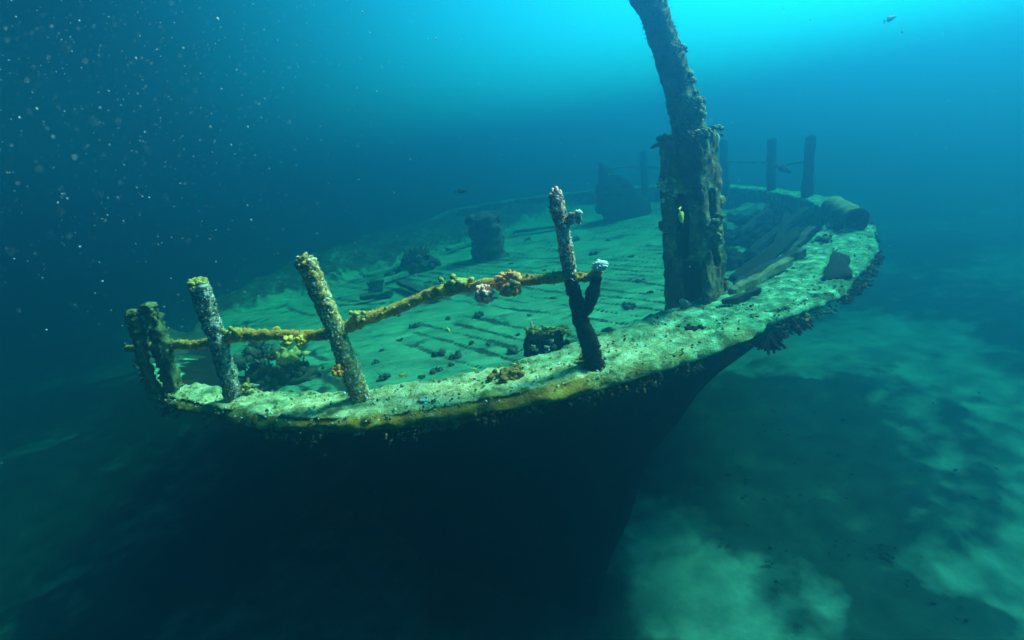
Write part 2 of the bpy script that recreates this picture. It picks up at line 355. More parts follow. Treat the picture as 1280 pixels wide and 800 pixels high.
# deck
def poly_inside(x, y, P):
    ins = False; j = len(P)-1
    for i in range(len(P)):
        if (P[i][1] > y) != (P[j][1] > y) and x < (P[j][0]-P[i][0])*(y-P[i][1])/(P[j][1]-P[i][1])+P[i][0]: ins = not ins
        j = i
    return ins
INP = [tuple(dcurve(t)+(cr(t,0)-cr(t,1)).normalized()*.03) for t in ts[::6]]
AX = Vector((-.64,.77)).normalized(); AN = Vector((AX.y,-AX.x))
ZD = -.35
def groove(x, y):
    u = x*AX.x+y*AX.y; v = x*AN.x+y*AN.y
    v += .02*noise.noise(Vector((u*.4, v*2, 0)))
    w_ = .21; k = round(v/w_); dv = abs(v-k*w_-.06*noise.noise(Vector((k*9.1, 2.5, 0))))
    v0 = v; open_ = noise.noise(Vector((k*5.7, u*.5, 1.3)))+.45*noise.noise(Vector((k*3.1, u*1.9, 4.3)))
    zone = fbm((x*.45,y*.45,2.0), 1, 2)
    bare = max(0, min(1, (open_+zone*.9+.26)*3.2))
    far = 0.9 if y > 4.8 else .75
    return bare*math.exp(-(dv/(.018+.014*noise.noise(Vector((k*2.2,u*1.4,7)))))**2)*far
def beyond(x, y):      # raised broken plating; its dark colour stands in for shade and fading
    d = -.7*(x+4.6)+.7*(y-7.5)+.9*fbm((x,y,11), .7, 3)
    return max(0, min(1, d/.35+.2))
def deckz(x, y):
    return beyond(x, y)*(.16+.14*fbm((x,y,4), 1.7, 4))+ZD+.035*fbm((x,y,0), .8, 3)+.007*fbm((x,y,5), 4.5, 3)+.006*fbm((x,y,7), 16, 2)
vs = []; gr = []; idx = {}; fs = []
yy = 2.7; Ys = []
while yy < 17:
    Ys.append(yy); yy += .035+.012*max(0, yy-4)
Xs = [-5.4+i*.036 for i in range(int(10.6/.036))]
for j, y in enumerate(Ys):
    for i, x in enumerate(Xs):
        if poly_inside(x, y, INP):
            g = groove(x, y); idx[(i,j)] = len(vs); vs.append((x, y, deckz(x, y)-.012*g)); gr.append(1.05*g+.16+.34*beyond(x, y)+.55*max(0, fbm((x,y,1), 2.4, 4)-.12)+.10*fbm((x,y,1), 7, 2))  # beyond term paints the back deck dark, as if shaded and faded
for (i,j) in idx:
    q = [idx.get(k) for k in ((i,j),(i+1,j),(i+1,j+1),(i,j+1))]
    if None not in q: fs.append(tuple(q))
me = bpy.data.meshes.new('deck'); me.from_pydata(vs, [], fs); a_ = me.attributes.new('groove', 'FLOAT', 'POINT'); a_.data.foreach_set('value', gr)
for p in me.polygons: p.use_smooth = True
dk = link('deck', me, M['silt'], ship); dk.matrix_parent_inverse = Matrix.Translation(-Vector(ship.location))
dk['label'] = 'silted plank deck with dark seams and bare patches'

bpy.data.materials['crusted_cap'].node_tree.nodes['Bump'].inputs['Distance'].default_value = .035
# ---- growth on posts
def barnacles(path, n, rr, mats_idx, mb, lo=0, hi=1):
    for _ in range(n):
        i = int((lo+(hi-lo)*R.random())*(len(path)-1)); p, r = path[i]
        d = Vector((R.gauss(0,1), R.gauss(0,1), R.gauss(0,.5))).normalized()
        ax = (path[min(i+1,len(path)-1)][0]-path[max(i-1,0)][0]).normalized(); d = (d-ax*d.dot(ax)).normalized()
        s = R.uniform(*rr); blob(mb, p+d*(r*.97), s*R.uniform(.5,1), 1, .9, mi=R.choice(mats_idx), sx=(1, R.uniform(.35,1), R.uniform(.3,1.1)), rot=rrot())
    for _ in range(int(n*2.2)):      # short hydroid tufts
        i = int((lo+(hi-lo)*R.random())*(len(path)-1)); p, r = path[i]
        ax = (path[min(i+1,len(path)-1)][0]-path[max(i-1,0)][0]).normalized()
        d = Vector((R.gauss(0,1), R.gauss(0,1), R.gauss(0,1))); d = (d-ax*d.dot(ax)).normalized(); b0 = p+d*r*.9
        for q in range(3):
            t_ = (d+Vector((R.gauss(0,.5),R.gauss(0,.5),R.gauss(0,.5)))).normalized(); ln = r*R.uniform(.25,.6); sd_ = t_.cross(ax).normalized()*ln*.16
            mb.add([b0-sd_, b0+sd_, b0+t_*ln], [(0,1,2)], R.choice(mats_idx))
def post(px, tops, r, m, n_b, bm_, label, amp=.32, rbase=None, sq=.3, Y=None, rr=(.006,.015), zb=0.0, seg=28):
    """px: base pixel on the gunwale; tops: pixel points upward at base depth"""
    b = U(px[0], px[1], zb); Y = Y or b.y
    pts = [(b-Vector((0,0,.03)), (rbase or r))]+[(PY(x, y, Y-.00), r*k) for (x, y, k) in tops]
    mb = MB(); path = tube(mb, pts, seg, amp, 9/ max(r,.03)*.12+6, 0, 18, sq=sq, seed=px[0])
    o = part(mb, 'stanchion', m, label=label)
    g = MB(); barnacles(path, n_b, rr, list(range(len(bm_))), g)
    e = g.build('encrustation', bm_, o)
    tag(e, kind='stuff')
    return o, path
BM = [M['white'], M['moss'], M['rail'], M['postd']]
pA, pathA = post((292,498), [(285,470,1),(270,420,1),(258,385,1),(249,357,1.05)], .050, M['postm'], 420, [M['postm'],M['white'],M['postd'],M['postm'],M['posty']], 'grey mauve barnacled stanchion with a yellow-green tip')
pB, pathB = post((452,498), [(440,468,1),(418,410,.95),(399,365,.95),(383,326,.9)], .052, M['posty'], 520, [M['posty'],M['white'],M['moss'],M['rail'],M['postm'],M['posty']], 'ochre and cream encrusted leaning stanchion with orange spots')
g = MB()
# post C: pink upper leg, black forked lower leg
bC = U(742, 458, 0); YC = bC.y
oC = MB(); pathC1 = tube(oC, [(PY(713,352,YC),.030),(PY(709,320,YC),.034),(PY(703,285,YC),.033),(PY(697,262,YC),.036),(PY(695,244,YC),.030)], 20, .3, 14, 0, 10)
pathC2 = tube(oC, [(bC-Vector((0,0,.03)),.06),(PY(738,435,YC),.052),(PY(728,405,YC),.043),(PY(720,375,YC),.038),(PY(713,348,YC),.034)], 20, .35, 12, 1, 10)
tube(oC, [(PY(722,395,YC),.03),(PY(735,382,YC),.038),(PY(741,365,YC-.01),.036),(PY(747,345,YC-.02),.028)], 14, .4, 14, 1, 8)
tube(oC, [(PY(706,290,YC),.02),(PY(713,272,YC-.01),.022),(PY(719,270,YC-.01),.026)], 12, .4, 16, 0, 6)
tube(oC, [(PY(708,300,YC+.03),.012),(PY(704,325,YC+.03),.02),(PY(714,355,YC+.03),.022)], 12, .4, 16, 1, 6)
pC = part(oC, 'stanchion', [M['postp'], M['postd']], label='forked stanchion, black below and pink crusted above, with a side bracket')
g = MB(); barnacles(pathC1, 320, (.007,.018), [0,0,1,2,3], g); barnacles(pathC2, 200, (.008,.02), [4], g)
for _ in range(30): blob(g, PY(719+R.uniform(-6,6), 272+R.uniform(-7,9), YC-.02), R.uniform(.008,.018), 1, .5, mi=R.choice([0,0,2]))
tag(g.build('encrustation', [M['postp'],M['pink'],M['white'],M['brown'],M['postd']], pC), kind='stuff')
# far-left pair, fading into the blue
for (bp, tp, r_, lb) in (((218,488), [(205,440,1),(193,400,.9),(185,380,.8)], .048, 'blurred olive stanchion, right one of the far pair'),
                         ((196,494), [(182,460,.8),(172,415,.9),(165,388,.8)], .038, 'dim blue-green stanchion at the left end of the railing')):
    post(bp, tp, r_, M['postg'], 120, [M['postg'], M['lump']], lb, amp=.75, sq=.8)
mb = MB(); b0 = U(190,496,0); tube(mb, [(b0,.02),(PY(180,462,b0.y),.02),(PY(172,440,b0.y),.02)], 8, .3, 12)
tube(mb, [(U(212,490,0),.015),(PY(203,462,U(212,490,0).y),.015),(PY(197,445,U(212,490,0).y),.013)], 8, .3, 12)
part(mb, 'brace', M['postg'])
# far stanchions
def farpost(base, top, z, r, foot=False, lb=None):
    b = U(base[0], base[1], z); mb = MB()
    tube(mb, [(b-Vector((0,0,.1)), r), (b.lerp(PY(*top, b.y), .5), r*.9), (PY(*top, b.y), r*.95)], 10, .25, 5, sub=8, sq=.3, seed=base[0])
    if foot:
        q = U(base[0]-17, base[1]-2, z); q.y = b.y; mid = b.lerp(PY(*top, b.y), .35)
        tube(mb, [(q, r*.7), (q.lerp(b,.5)+Vector((0,0,.1)), r*.9), (mid, r*.6)], 8, .4, 5, sub=6)
    part(mb, 'stanchion', M['postd'], label=lb); return b
f1 = farpost((806,238), (804,189), 0, .09, lb='faint distant stanchion behind the mast housing on its left')
f2 = farpost((907,237), (904,176), 0, .075, lb='distant stanchion just right of the mast housing')
f3 = farpost((963,238), (965,174), 0, .075, True, lb='distant dark stanchion in the middle of the far rail')
f4 = farpost((1009,246), (1013,171), 0, .07, True, lb='distant dark stanchion with a foot bracket beside the fallen pipe')
def railtube(pts, m, label=None, name='rail', amp=.3, sc=22, seg=14, sub=10, lumps=0, lm=None, rs=1.0):
    pts = [(p, q*rs) for p, q in pts]
    mb = MB(); path = tube(mb, pts, seg, amp, sc, 0, sub); o = part(mb, name, m, label=label)
    if lumps:
        g = MB(); barnacles(path, lumps, (.006,.016), list(range(len(lm))), g); tag(g.build('encrustation', lm, o), kind='stuff')
    return path
YA, YB = U(292,498,0).y, U(452,498,0).y; YL = U(215,488,0).y
rp = [((160,436,YL+.5),.02),((215,431,YL+.05),.024),((245,431,(YL+YA)/2),.02),((270,425,YA+.05),.024),((300,419,YA+.0),.03),((345,419,(YA+YB)/2),.022),((395,419,YB+.06),.023),((425,412,YB+.06),.022),
      ((455,400,YB+.04),.026),((500,384,YB+.05),.022),((550,364,YB+.03),.025),((590,358,YB+.0),.022),((635,352,(YB+YC)/2),.022),((672,349,YC),.020),((706,346,YC),.020),((735,346,YC),.018),((750,338,YC-.02),.017)]
railp = railtube([(PY(*p), r) for p, r in rp], M['rail'], 'orange-brown encrusted handrail sagging between the near stanchions', lumps=900, lm=[M['rail'],M['moss'],M['rail'],M['brown']], amp=.42, seg=20, sub=16, rs=1.38)
railtube([(PY(745,214,f1.y),.035),(PY(775,209,f1.y),.035),(PY(804,208,f1.y),.035),(PY(835,209,f1.y-.5),.035),(PY(870,204,f1.y-2),.03),(PY(905,202,f2.y),.025)], M['mastc'], 'faint distant rail behind the mast housing', seg=8)
railtube([(PY(905,201,f2.y),.026),(PY(935,203,(f2.y+f3.y)/2),.02),(PY(964,203,f3.y),.024)], M['mastc'], 'thin distant rail right of the mast housing', seg=8)
railtube([(PY(966,202,f3.y),.03),(PY(976,208,f3.y),.022),(PY(988,205,(f4.y+f3.y)/2),.018),(PY(1010,202,f4.y),.02)], M['mastc'], 'bent thin rail ending at the rightmost far stanchion', seg=8)

# ---- mast housing: hollow four-sided trunk with slots
hb = U(881, 377, 0); hb = Vector((hb.x, hb.y+.16, 0))
HX, HZ0, HZ1 = .27, -.40, 1.18
def housing():
    mb = MB(); hx0, hx1 = .188, .158; ang = rad(-48)
    Rm = Matrix.Rotation(ang, 3, 'Z')
    NU, NV = 40, 120
    def slot(face, u, v):   # u,v in 0..1
        def cap(cu, w_, v0, v1):
            du = (u-cu)/w_; vv = (v-v0)/(v1-v0)
            if not 0 < vv < 1: return False
            e = min(vv, 1-vv)*(v1-v0)/.05
            return abs(du) < math.sqrt(max(0, 1-(1-min(e,1))**2))
        if face == 0: return cap(.50,.17,.46,.76) or (cap(.60,.30,.06,.46) and u > .40+.15*math.sin(v*30)*.3) or (v<.05 and .1<u<.4)
        if face == 1: return cap(.45,.17,.40,.76)
        if face == 3: return cap(.5,.16,.4,.7)
        return cap(.5,.18,.2,.6)
    corners = [(-1,-1),(1,-1),(1,1),(-1,1)]
    for f in range(4):
        c0, c1 = corners[f], corners[(f+1) % 4]
        idm = {}; vs = []; fs = []
        for j in range(NV+1):
            v = j/NV; z = HZ0+(HZ1-HZ0)*v; hx = hx0+(hx1-hx0)*v
            for i in range(NU+1):
                u = i/NU
                e = 1.0
                x = (c0[0]+(c1[0]-c0[0])*u); y = (c0[1]+(c1[1]-c0[1])*u)
                rr = min(1.12, math.hypot(x, y)); # round the corners slightly
                k = hx*(1 if rr < 1.12 else 1-.10*(math.hypot(x,y)-1.12)/.3)
                p = Rm@Vector((x*k, y*k, 0)); q = Vector((hb.x+p.x, hb.y+p.y, z))
                n = Rm@Vector(((c0[0]+c1[0])/2, (c0[1]+c1[1])/2, 0))
                q += n.normalized()*(.022*fbm(q, 5, 4)+.008*fbm(q, 22, 2)) if 0 < i < NU else Vector((p.x,p.y,0)).normalized()*(.02*fbm(q, 6, 3))
                vs.append(q)
        for j in range(NV):
            for i in range(NU):
                if slot(f, (i+.5)/NU, (j+.5)/NV): continue
                a = j*(NU+1)+i; fs.append((a, a+1, a+NU+2, a+NU+1))
        mb.add(vs, fs)
    o = part(mb, 'mast_housing', M['rust'], label='rusty square mast housing with slots and a ragged hole at its foot')
    bm = bmesh.new(); bm.from_mesh(o.data); bmesh.ops.remove_doubles(bm, verts=bm.verts, dist=.0005); bm.to_mesh(o.data); bm.free()
    for p in o.data.polygons: p.use_smooth = True
    md = o.modifiers.new('solid', 'SOLIDIFY'); md.thickness = .035; md.offset = -1
    # collar of thick growth at the top
    g = MB()
    for k in range(230):
        t = R.uniform(0, 4); f = int(t); u = t-f; c0, c1 = corners[f], corners[(f+1)%4]
        p = Rm@Vector(((c0[0]+(c1[0]-c0[0])*u)*.175, (c0[1]+(c1[1]-c0[1])*u)*.175, 0))
        blob(g, hb+p*R.uniform(.75,1.03)+Vector((0,0,HZ1+R.uniform(-.05,.02))), R.uniform(.008,.022), 1, .5, mi=R.choice([0,0,1]), sx=(1,1,.55), rot=rrot())
    for k in range(26):  # knob of growth on the right side
        blob(g, hb+Rm@Vector((.18+R.uniform(-.02,.04), R.uniform(-.14,-.02), 0))+Vector((0,0,.55+R.uniform(-.1,.1))), R.uniform(.012,.03), 1, .8, mi=R.choice([0,1]), rot=rrot())
    tag(g.build('growth_collar', [M['pipe'], M['mastc']], o), kind='stuff')
    g = MB()
    for k in range(60):
        t = k/60*2.2; 
        p = Rm@Vector((-.02+.12*math.sin(t)+R.uniform(-.02,.02), -.200+R.uniform(-.012,.01), 0))
        blob(g, hb+p+Vector((0,0,-.12+.13*math.cos(t)+R.uniform(-.02,.02))), R.uniform(.006,.016), 1, .8, rot=rrot())
    for k in range(26):
        p = Rm@Vector((-.12+R.uniform(-.04,.10), -.172, 0))
        blob(g, hb+p+Vector((0,0,.82+R.uniform(-.07,.10))), R.uniform(.008,.020), 1, .5, sx=(1,.5,1))
    tag(g.build('pale_crust', [M['white']], o), kind='stuff')
    # inner core so that the slots look dark within
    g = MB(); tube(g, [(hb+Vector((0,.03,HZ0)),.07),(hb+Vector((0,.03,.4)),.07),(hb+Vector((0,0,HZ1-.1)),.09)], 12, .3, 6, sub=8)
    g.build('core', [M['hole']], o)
    # top plate
    g = MB(); blob(g, hb+Vector((0,0,HZ1-.03)), .17, 3, .25, sx=(1,1,.22)); g.build('top_plate', [M['mastc']], o)
housing()
YM = hb.y
mp_ = [((868,190),.118),((863,168),.108),((855,140),.098),((844,95),.090),((831,55),.088),((813,5),.090),((802,-20),.088),((794,-38),.06)]
mb = MB(); mpath = tube(mb, [(PY(x, y, YM), r) for (x, y), r in mp_], 36, .22, 6, sub=18)
mo = part(mb, 'mast', M['mastc'], label='thick bent mast stump rising from its housing to the top of the picture')
g = MB(); barnacles(mpath, 300, (.006,.016), [0,0,1], g)
for (x, y, s, n) in ((873,130,.05,16),(875,142,.05,14),(868,120,.04,8),(852,60,.035,7),(857,60,.02,4),(861,92,.035,7),(866,100,.03,5),(846,50,.03,4)):
    for k in range(n): blob(g, PY(x+R.uniform(-3,2), y+R.uniform(-5,5), YM-.03+R.uniform(-.05,.05)), s*R.uniform(.4,.8), 1, .5, mi=R.choice([0,1]))
tag(g.build('encrustation', [M['mastc'], M['pipe']], mo), kind='stuff')

# ---- deck machinery (bolted to the ship)
def on_deck(x, y):
    p = U(x, y, ZD); return Vector((p.x, p.y, deckz(p.x, p.y)))
sb = on_deck(614, 322); Ys_ = sb.y
mb = MB(); sr = .29; hh = (PY(615,268,Ys_)-PY(615,318,Ys_)).length
tube(mb, [(sb+Vector((0,0,-.1)),sr),(sb+Vector((0,0,hh*.3)),sr*.92),(sb+Vector((0,0,hh*.8)),sr*.95),(sb+Vector((0,0,hh)),sr)], 28, .40, 4, sub=10)
for k in range(70):
    a = R.uniform(0,6.28); blob(mb, sb+Vector((math.cos(a)*sr*.9, math.sin(a)*sr*.9, (hh if k%2 else R.uniform(0,hh))+R.uniform(-.05,.04))), R.uniform(.03,.07), 1, .9, rot=rrot())
part(mb, 'bollard', M['lump'], label='dark drum-shaped bollard in the middle of the deck')
wb = U(782, 272, ZD); Yw = wb.y
mb = MB(); 
tube(mb, [(PY(758,264,Yw),.28),(PY(785,262,Yw),.34),(PY(808,264,Yw),.26)], 16, .3, 2, sub=6)
tube(mb, [(PY(766,262,Yw),.36),(PY(763,240,Yw),.27),(PY(758,222,Yw),.18),(PY(750,204,Yw),.05)], 14, .4, 2, sub=8)
tube(mb, [(PY(782,258,Yw),.25),(PY(776,238,Yw),.2),(PY(768,222,Yw),.14)], 12, .4, 2, sub=8)
tube(mb, [(PY(752,243,Yw-.4),.07),(PY(795,240,Yw-.4),.07)], 8, .3, 4, sub=8)
part(mb, 'winch', M['postd'], label='hazy winch with a peaked housing at the far rail')

# ------------------------------------------------------------------ loose things on the wreck
def thing(mb, name, mats, label, cat, org, group=None, smooth=True):
    o = mb.build(name, mats, None, smooth, org=tuple(org)); tag(o, label, cat, group); return o
def box(mb, c_, size, rot, mi=0, amp=.01, nseg=10):
    """rough beam/plate: subdivided box with noise"""
    bm = bmesh.new(); bmesh.ops.create_cube(bm, size=1)
    bmesh.ops.bevel(bm, geom=bm.edges[:], offset=.06, segments=1, affect='EDGES', clamp_overlap=True)
    bmesh.ops.subdivide_edges(bm, edges=bm.edges[:], cuts=nseg, use_grid_fill=True)
    vs = []
    for v in bm.verts:
        q = Vector((v.co.x*size[0], v.co.y*size[1], v.co.z*size[2])); q = rot@q+Vector(c_)
        q += Vector((fbm(q, 7, 3), fbm(q+Vector((5,0,0)), 7, 3), fbm(q+Vector((0,5,0)), 7, 3)))*amp
        vs.append(q)
    bm.verts.index_update(); fs = [tuple(v.index for v in f.verts) for f in bm.faces]; bm.free(); mb.add(vs, fs, mi)
def along(a, b, up=Vector((0,0,1))):
    x = (b-a).normalized(); z = (up-x*up.dot(x)).normalized(); y = z.cross(x)
    return Matrix((x, y, z)).transposed()
def beam(p0, p1, w_, h_, m, label, name='beam', cat='beam', amp=.02, group=None, tilt=0):
    mb = MB(); Rr = along(p0, p1)@Matrix.Rotation(tilt, 3, 'X')
    box(mb, (p0+p1)/2, ((p1-p0).length, w_, h_), Rr, amp=amp)
    return thing(mb, name, m, label, cat, (p0+p1)/2, group)
# pocket of wreckage at the bow
beam(U(918,352,-.22), U(1000,288,-.02), .13, .06, M['hole'], 'broad dark plank slanting up out of the bow pocket', tilt=.5)
beam(U(935,318,-.25), U(1008,262,-.05), .10, .08, M['hole'], 'black timber crossing the back of the bow pocket')
beam(U(915,300,-.3), U(962,262,-.05), .08, .08, M['beam'], 'weedy timber leaning on the far wall of the bow pocket')
beam(U(960,335,-.25), U(985,268,-.05), .07, .07, M['hole'], 'black strut standing across the planks of the bow pocket')
beam(U(985,318,-.2), U(1018,285,.02), .08, .06, M['pipe'], 'short weedy timber under the inner edge of the bow tip')
beam(U(922,362,-.12), U(1003,318,.02), .10, .14, M['beam'], 'dark beam leaning on the inner edge of the cap right of the mast housing')
beam(U(915,366,.02), U(988,326,.06), .07, .06, M['pipe'], 'thin weed-covered beam lying parallel to the inner edge of the cap')
beam(U(905,378,.02), U(950,362,.05), .05, .04, M['beam'], 'short dark bar lying at the foot of the mast housing')
pl = MB()
box(pl, U(935,266,-.30)+Vector((0,0,.05)), (.75,.45,.04), along(U(915,262,-.3), U(955,268,-.3))@Matrix.Rotation(.3,3,'X'), amp=.05)
thing(pl, 'bent_plate', M['silt'], 'pale bent plate lying in the dark bow pocket', 'plate', U(935,266,-.3))
for (x, y, s, lb) in ((928,300,.42,'low dark heap of wreckage in the bow pocket near the mast housing'), (965,300,.36,'dark ragged heap of wreckage in the middle of the bow pocket'), (985,275,.35,'dark heap of wreckage against the far wall of the bow pocket'), (945,285,.25,'small heap of wreckage under the bent plate'), (925,330,.25,'flat heap of rubble beside the slotted housing')):
    p = U(x, y, ZD); mb = MB(); blob(mb, p, s*.75, 3, .5, sx=(1,1,.22))
    for k in range(40):
        blob(mb, p+Vector((R.gauss(0,s*.5), R.gauss(0,s*.5), abs(R.gauss(0,.06)))), R.uniform(.05,.14), 1, .6, sx=(1,R.uniform(.4,1),R.uniform(.3,.8)), rot=rrot())
    for k in range(4):
        a = p+Vector((R.gauss(0,s*.4), R.gauss(0,s*.4), .05)); b_ = a+Vector((R.gauss(0,.3), R.gauss(0,.3), R.uniform(.0,.15)))
        tube(mb, [(a,.025),(b_,.02)], 8, .4, 10, sub=5)
    thing(mb, 'wreckage_heap', M['postd'], lb, 'wreckage', p)
# pipe on the tip
a, b_ = U(1040,257,.06), U(1071,275,.10)
mb = MB(); d = (b_-a).normalized(); L0 = (b_-a).length; ro, ri = .112, .088
vs = []; fs = []; NR, NL = 28, 24
Rr = along(a, b_)
for (rr, js) in ((ro, range(NL+1)), (ri, range(NL, -1, -1))):
    for j in js:
        for k in range(NR):
            t = 6.2832*k/NR; q = a+d*(L0*j/NL)+Rr@Vector((0, math.cos(t)*rr, math.sin(t)*rr))
            q += (Rr@Vector((0, math.cos(t), math.sin(t))))*(.018*fbm(q, 7, 3)); vs.append(q)
rows_ = 2*(NL+1)
for j in range(rows_):
    for k in range(NR): fs.append((j*NR+k, j*NR+(k+1) % NR, ((j+1) % rows_)*NR+(k+1) % NR, ((j+1) % rows_)*NR+k))
mb.add(vs, fs)
thing(mb, 'pipe', M['pipe'], 'short thick hollow pipe lying on the tip of the bow', 'pipe', (a+b_)/2)
# fairlead on the cap, its dark opening made as a black solid
p = U(1046, 342, .0); mb = MB()
e1 = (U(1064,345,0)-U(1028,350,0)); 
pr = [U(1028,352,.0), U(1064,347,.0), U(1060,331,.0), U(1040,330,.0)]
hts = [.01,.03,.07,.12]
vs = []; 
for q, h_ in zip(pr, hts): vs.append(q-Vector((0,0,.03)))
for q, h_ in zip(pr, hts): vs.append(q+Vector((0,0,h_)))
fs = [(0,1,5,4),(1,2,6,5),(2,3,7,6),(3,0,4,7),(4,5,6,7),(3,2,1,0)]
bm = bmesh.new(); bv = [bm.verts.new(v) for v in vs]; [bm.faces.new([bv[i] for i in f]) for f in fs]
bmesh.ops.subdivide_edges(bm, edges=bm.edges[:], cuts=7, use_grid_fill=True)
for v in bm.verts: v.co += Vector((fbm(v.co, 9, 3), fbm(v.co*1.1, 9, 3), fbm(v.co*.9, 9, 3)))*.02
bm.verts.index_update(); mb.add([v.co for v in bm.verts], [tuple(v.index for v in f.verts) for f in bm.faces]); bm.free()
thing(mb, 'fairlead', M['hole'], 'black wedge-shaped fairlead on the broad cap near the bow tip', 'fairlead', p)
# rocks and heaps on deck
def heap(px, py, z, s, n, m, name, label, cat, tall=.6, tops=None, seedr=(.25,.5), org=None, sub=2, group=None):
    p = U(px, py, z); mb = MB()
    blob(mb, p, s*.62, 3, .4, sx=(1.1,.9,.45*tall))
    for k in range(n*7):
        rr_ = abs(R.gauss(0, .36)); aa = R.uniform(0, 6.28)
        q = p+Vector((s*rr_*math.cos(aa)*1.2, s*rr_*math.sin(aa), s*tall*R.random()*max(0, .62-rr_*.6)))
        blob(mb, q, s*R.uniform(.05,.20), 1, .8, mi=0, sx=(1, R.uniform(.4,1), R.uniform(.4,1)), rot=rrot())
    for k in range(n):
        aa = R.uniform(0, 6.28); q = p+Vector((s*.3*math.cos(aa), s*.3*math.sin(aa), s*tall*.3))
        tube(mb, [(q, s*.04), (q+Vector((R.gauss(0,s*.25), R.gauss(0,s*.25), s*R.uniform(.1,.4)*tall)), s*.02)], 6, .4, 12, sub=4)
    if tops:
        for k in range(n):
            q = p+Vector((R.gauss(0,s*.36), R.gauss(0,s*.3), s*tall*R.uniform(.62,.9)))
            blob(mb, q, s*R.uniform(.1,.22), 1, .5, mi=1, sx=(1,1,.5), rot=rrot())
    return thing(mb, name, [m]+([tops] if tops else []), label, cat, p, group)
# the squat encrusted block behind the cap
p = U(684, 447, -.10); mb = MB(); Yb = p.y
box(mb, PY(684,432,Yb+.12), (.235,.20,.19), Matrix.Rotation(rad(12),3,'Z')@Matrix.Rotation(rad(-6),3,'Y'), 0, .05)
for k in range(90):
    blob(mb, PY(684+R.uniform(-26,28), 413+R.uniform(-4,6)-(2 if k%2 else 0), Yb+.12+R.uniform(-.10,.10)), R.uniform(.010,.024), 1, .5, mi=1, sx=(1,1,.6))
for k in range(50):
    blob(mb, PY(684+R.uniform(-28,30), 438+R.uniform(-14,10), Yb+.02+R.uniform(-.03,.03)), R.uniform(.010,.026), 1, .5, mi=R.choice([0,0,0,2]))
for k in range(5): blob(mb, PY(684+R.uniform(-5,5), 440+R.uniform(-7,7), Yb-.03), R.uniform(.008,.014), 1, .5, mi=2)
tube(mb, [(PY(660,444,Yb),.03),(PY(658,428,Yb),.02),(PY(664,415,Yb),.012)], 10, .4, 18)
thing(mb, 'mossy_block', [M['postd'], M['moss'], M['postm']], 'squat black block with a mossy olive top just inside the cap', 'block', p)
heap(758,422,-.08,.13,16,M['postd'],'weed_clump','black ragged weed clump behind the forked stanchion','weed',.5)
heap(522,338,ZD,.50,26,M['lump'],'debris_heap','dark bushy debris heap left of the drum-shaped bollard','debris',1.3)
heap(330,482,ZD,.30,24,M['weed'],'debris_heap','dark weedy heap on the deck below the leftmost rail sponge','debris',1.2,M['lump'])
heap(370,474,ZD,.26,18,M['weed'],'debris_heap','dark weedy heap on the deck left of the ochre stanchion','debris',1.2,M['moss'])
heap(322,440,ZD,.20,16,M['lump'],'debris_heap','dim lump of debris at the left edge of the bright deck','debris',1.1)
heap(760,412,-.05,.05,6,M['brown'],'sponge','small rusty orange sponge beside the black weed clump','sponge',.5)
# fallen planks at the far left of deck
for i, (x0,y0,x1,y1,lb) in enumerate(((455,345,500,335,'pale plank lying left of the bushy debris heap'), (462,356,508,342,'second pale plank in front of the bushy debris heap'), (440,300,500,288,'faint plank far off at the back left of the deck'),
        (560,312,595,302,'pale plank leaning against the drum-shaped bollard'), (450,372,490,366,'dark plank lying nearest to the rail on the left deck'), (640,290,700,282,'faint plank behind the drum-shaped bollard'), (500,352,548,372,'dark plank in front of the bushy debris heap'))):
    beam(U(x0,y0,ZD+.10), U(x1,y1,ZD+.06), .14, .07, M['lump'] if i in (4,6) else M['silt'], lb, name='loose_plank', cat='plank')
mb = MB(); box(mb, U(470,362,ZD+.12), (.3,.04,.3), along(U(462,362,ZD), U(480,362,ZD))@Matrix.Rotation(-.5,3,'X'), amp=.03)
thing(mb, 'bent_plate', M['silt'], 'small pale plate standing on edge among the left deck planks', 'plate', U(470,362,ZD))
# rubble lumps: nothing tells them apart
spots = [(590,428),(563,455),(500,425),(528,470),(552,441),(640,440),(610,430),(545,462),(585,475),(478,440),(470,455),(520,408),(600,395),(648,418),(662,395),(700,312),(745,318),(790,322),(760,300),(805,350),(812,365),(797,352),(660,300),(680,340),(560,400),(500,395),(480,472),(570,445),(640,330),(720,300),(735,352),(788,385),(620,372),(690,372)]
proto = []
for v in range(4):
    mb = MB()
    for k in range(9): blob(mb, (R.gauss(0,.03), R.gauss(0,.03), abs(R.gauss(0,.02))), R.uniform(.018,.042), 1, .6, rot=rrot())
    for k in range(5): tube(mb, [(Vector((0,0,0)),.010),(Vector((R.gauss(0,.04),R.gauss(0,.04),R.uniform(.03,.07))),.005)], 5, .3, 20, sub=3)
    me_o = mb.build('rubble_lump', [M['lump']]); proto.append(me_o)
for i, (x, y) in enumerate(spots):
    src = proto[i % 4]; o = src if i < 4 else src.copy()
    if i >= 4: S.collection.objects.link(o)
    p = on_deck(x, y); o.location = p; s = R.choice((.25,.35,.45,.8))*R.uniform(.8,1.1)*(1+.10*max(0, p.y-4)); o.scale = (s*1.2, s, s*.9); o.rotation_euler.z = R.uniform(0, 6)
    tag(o, 'small dark tuft of weedy rubble scattered on the silted deck', 'rubble', 'rubble tufts scattered on the deck')
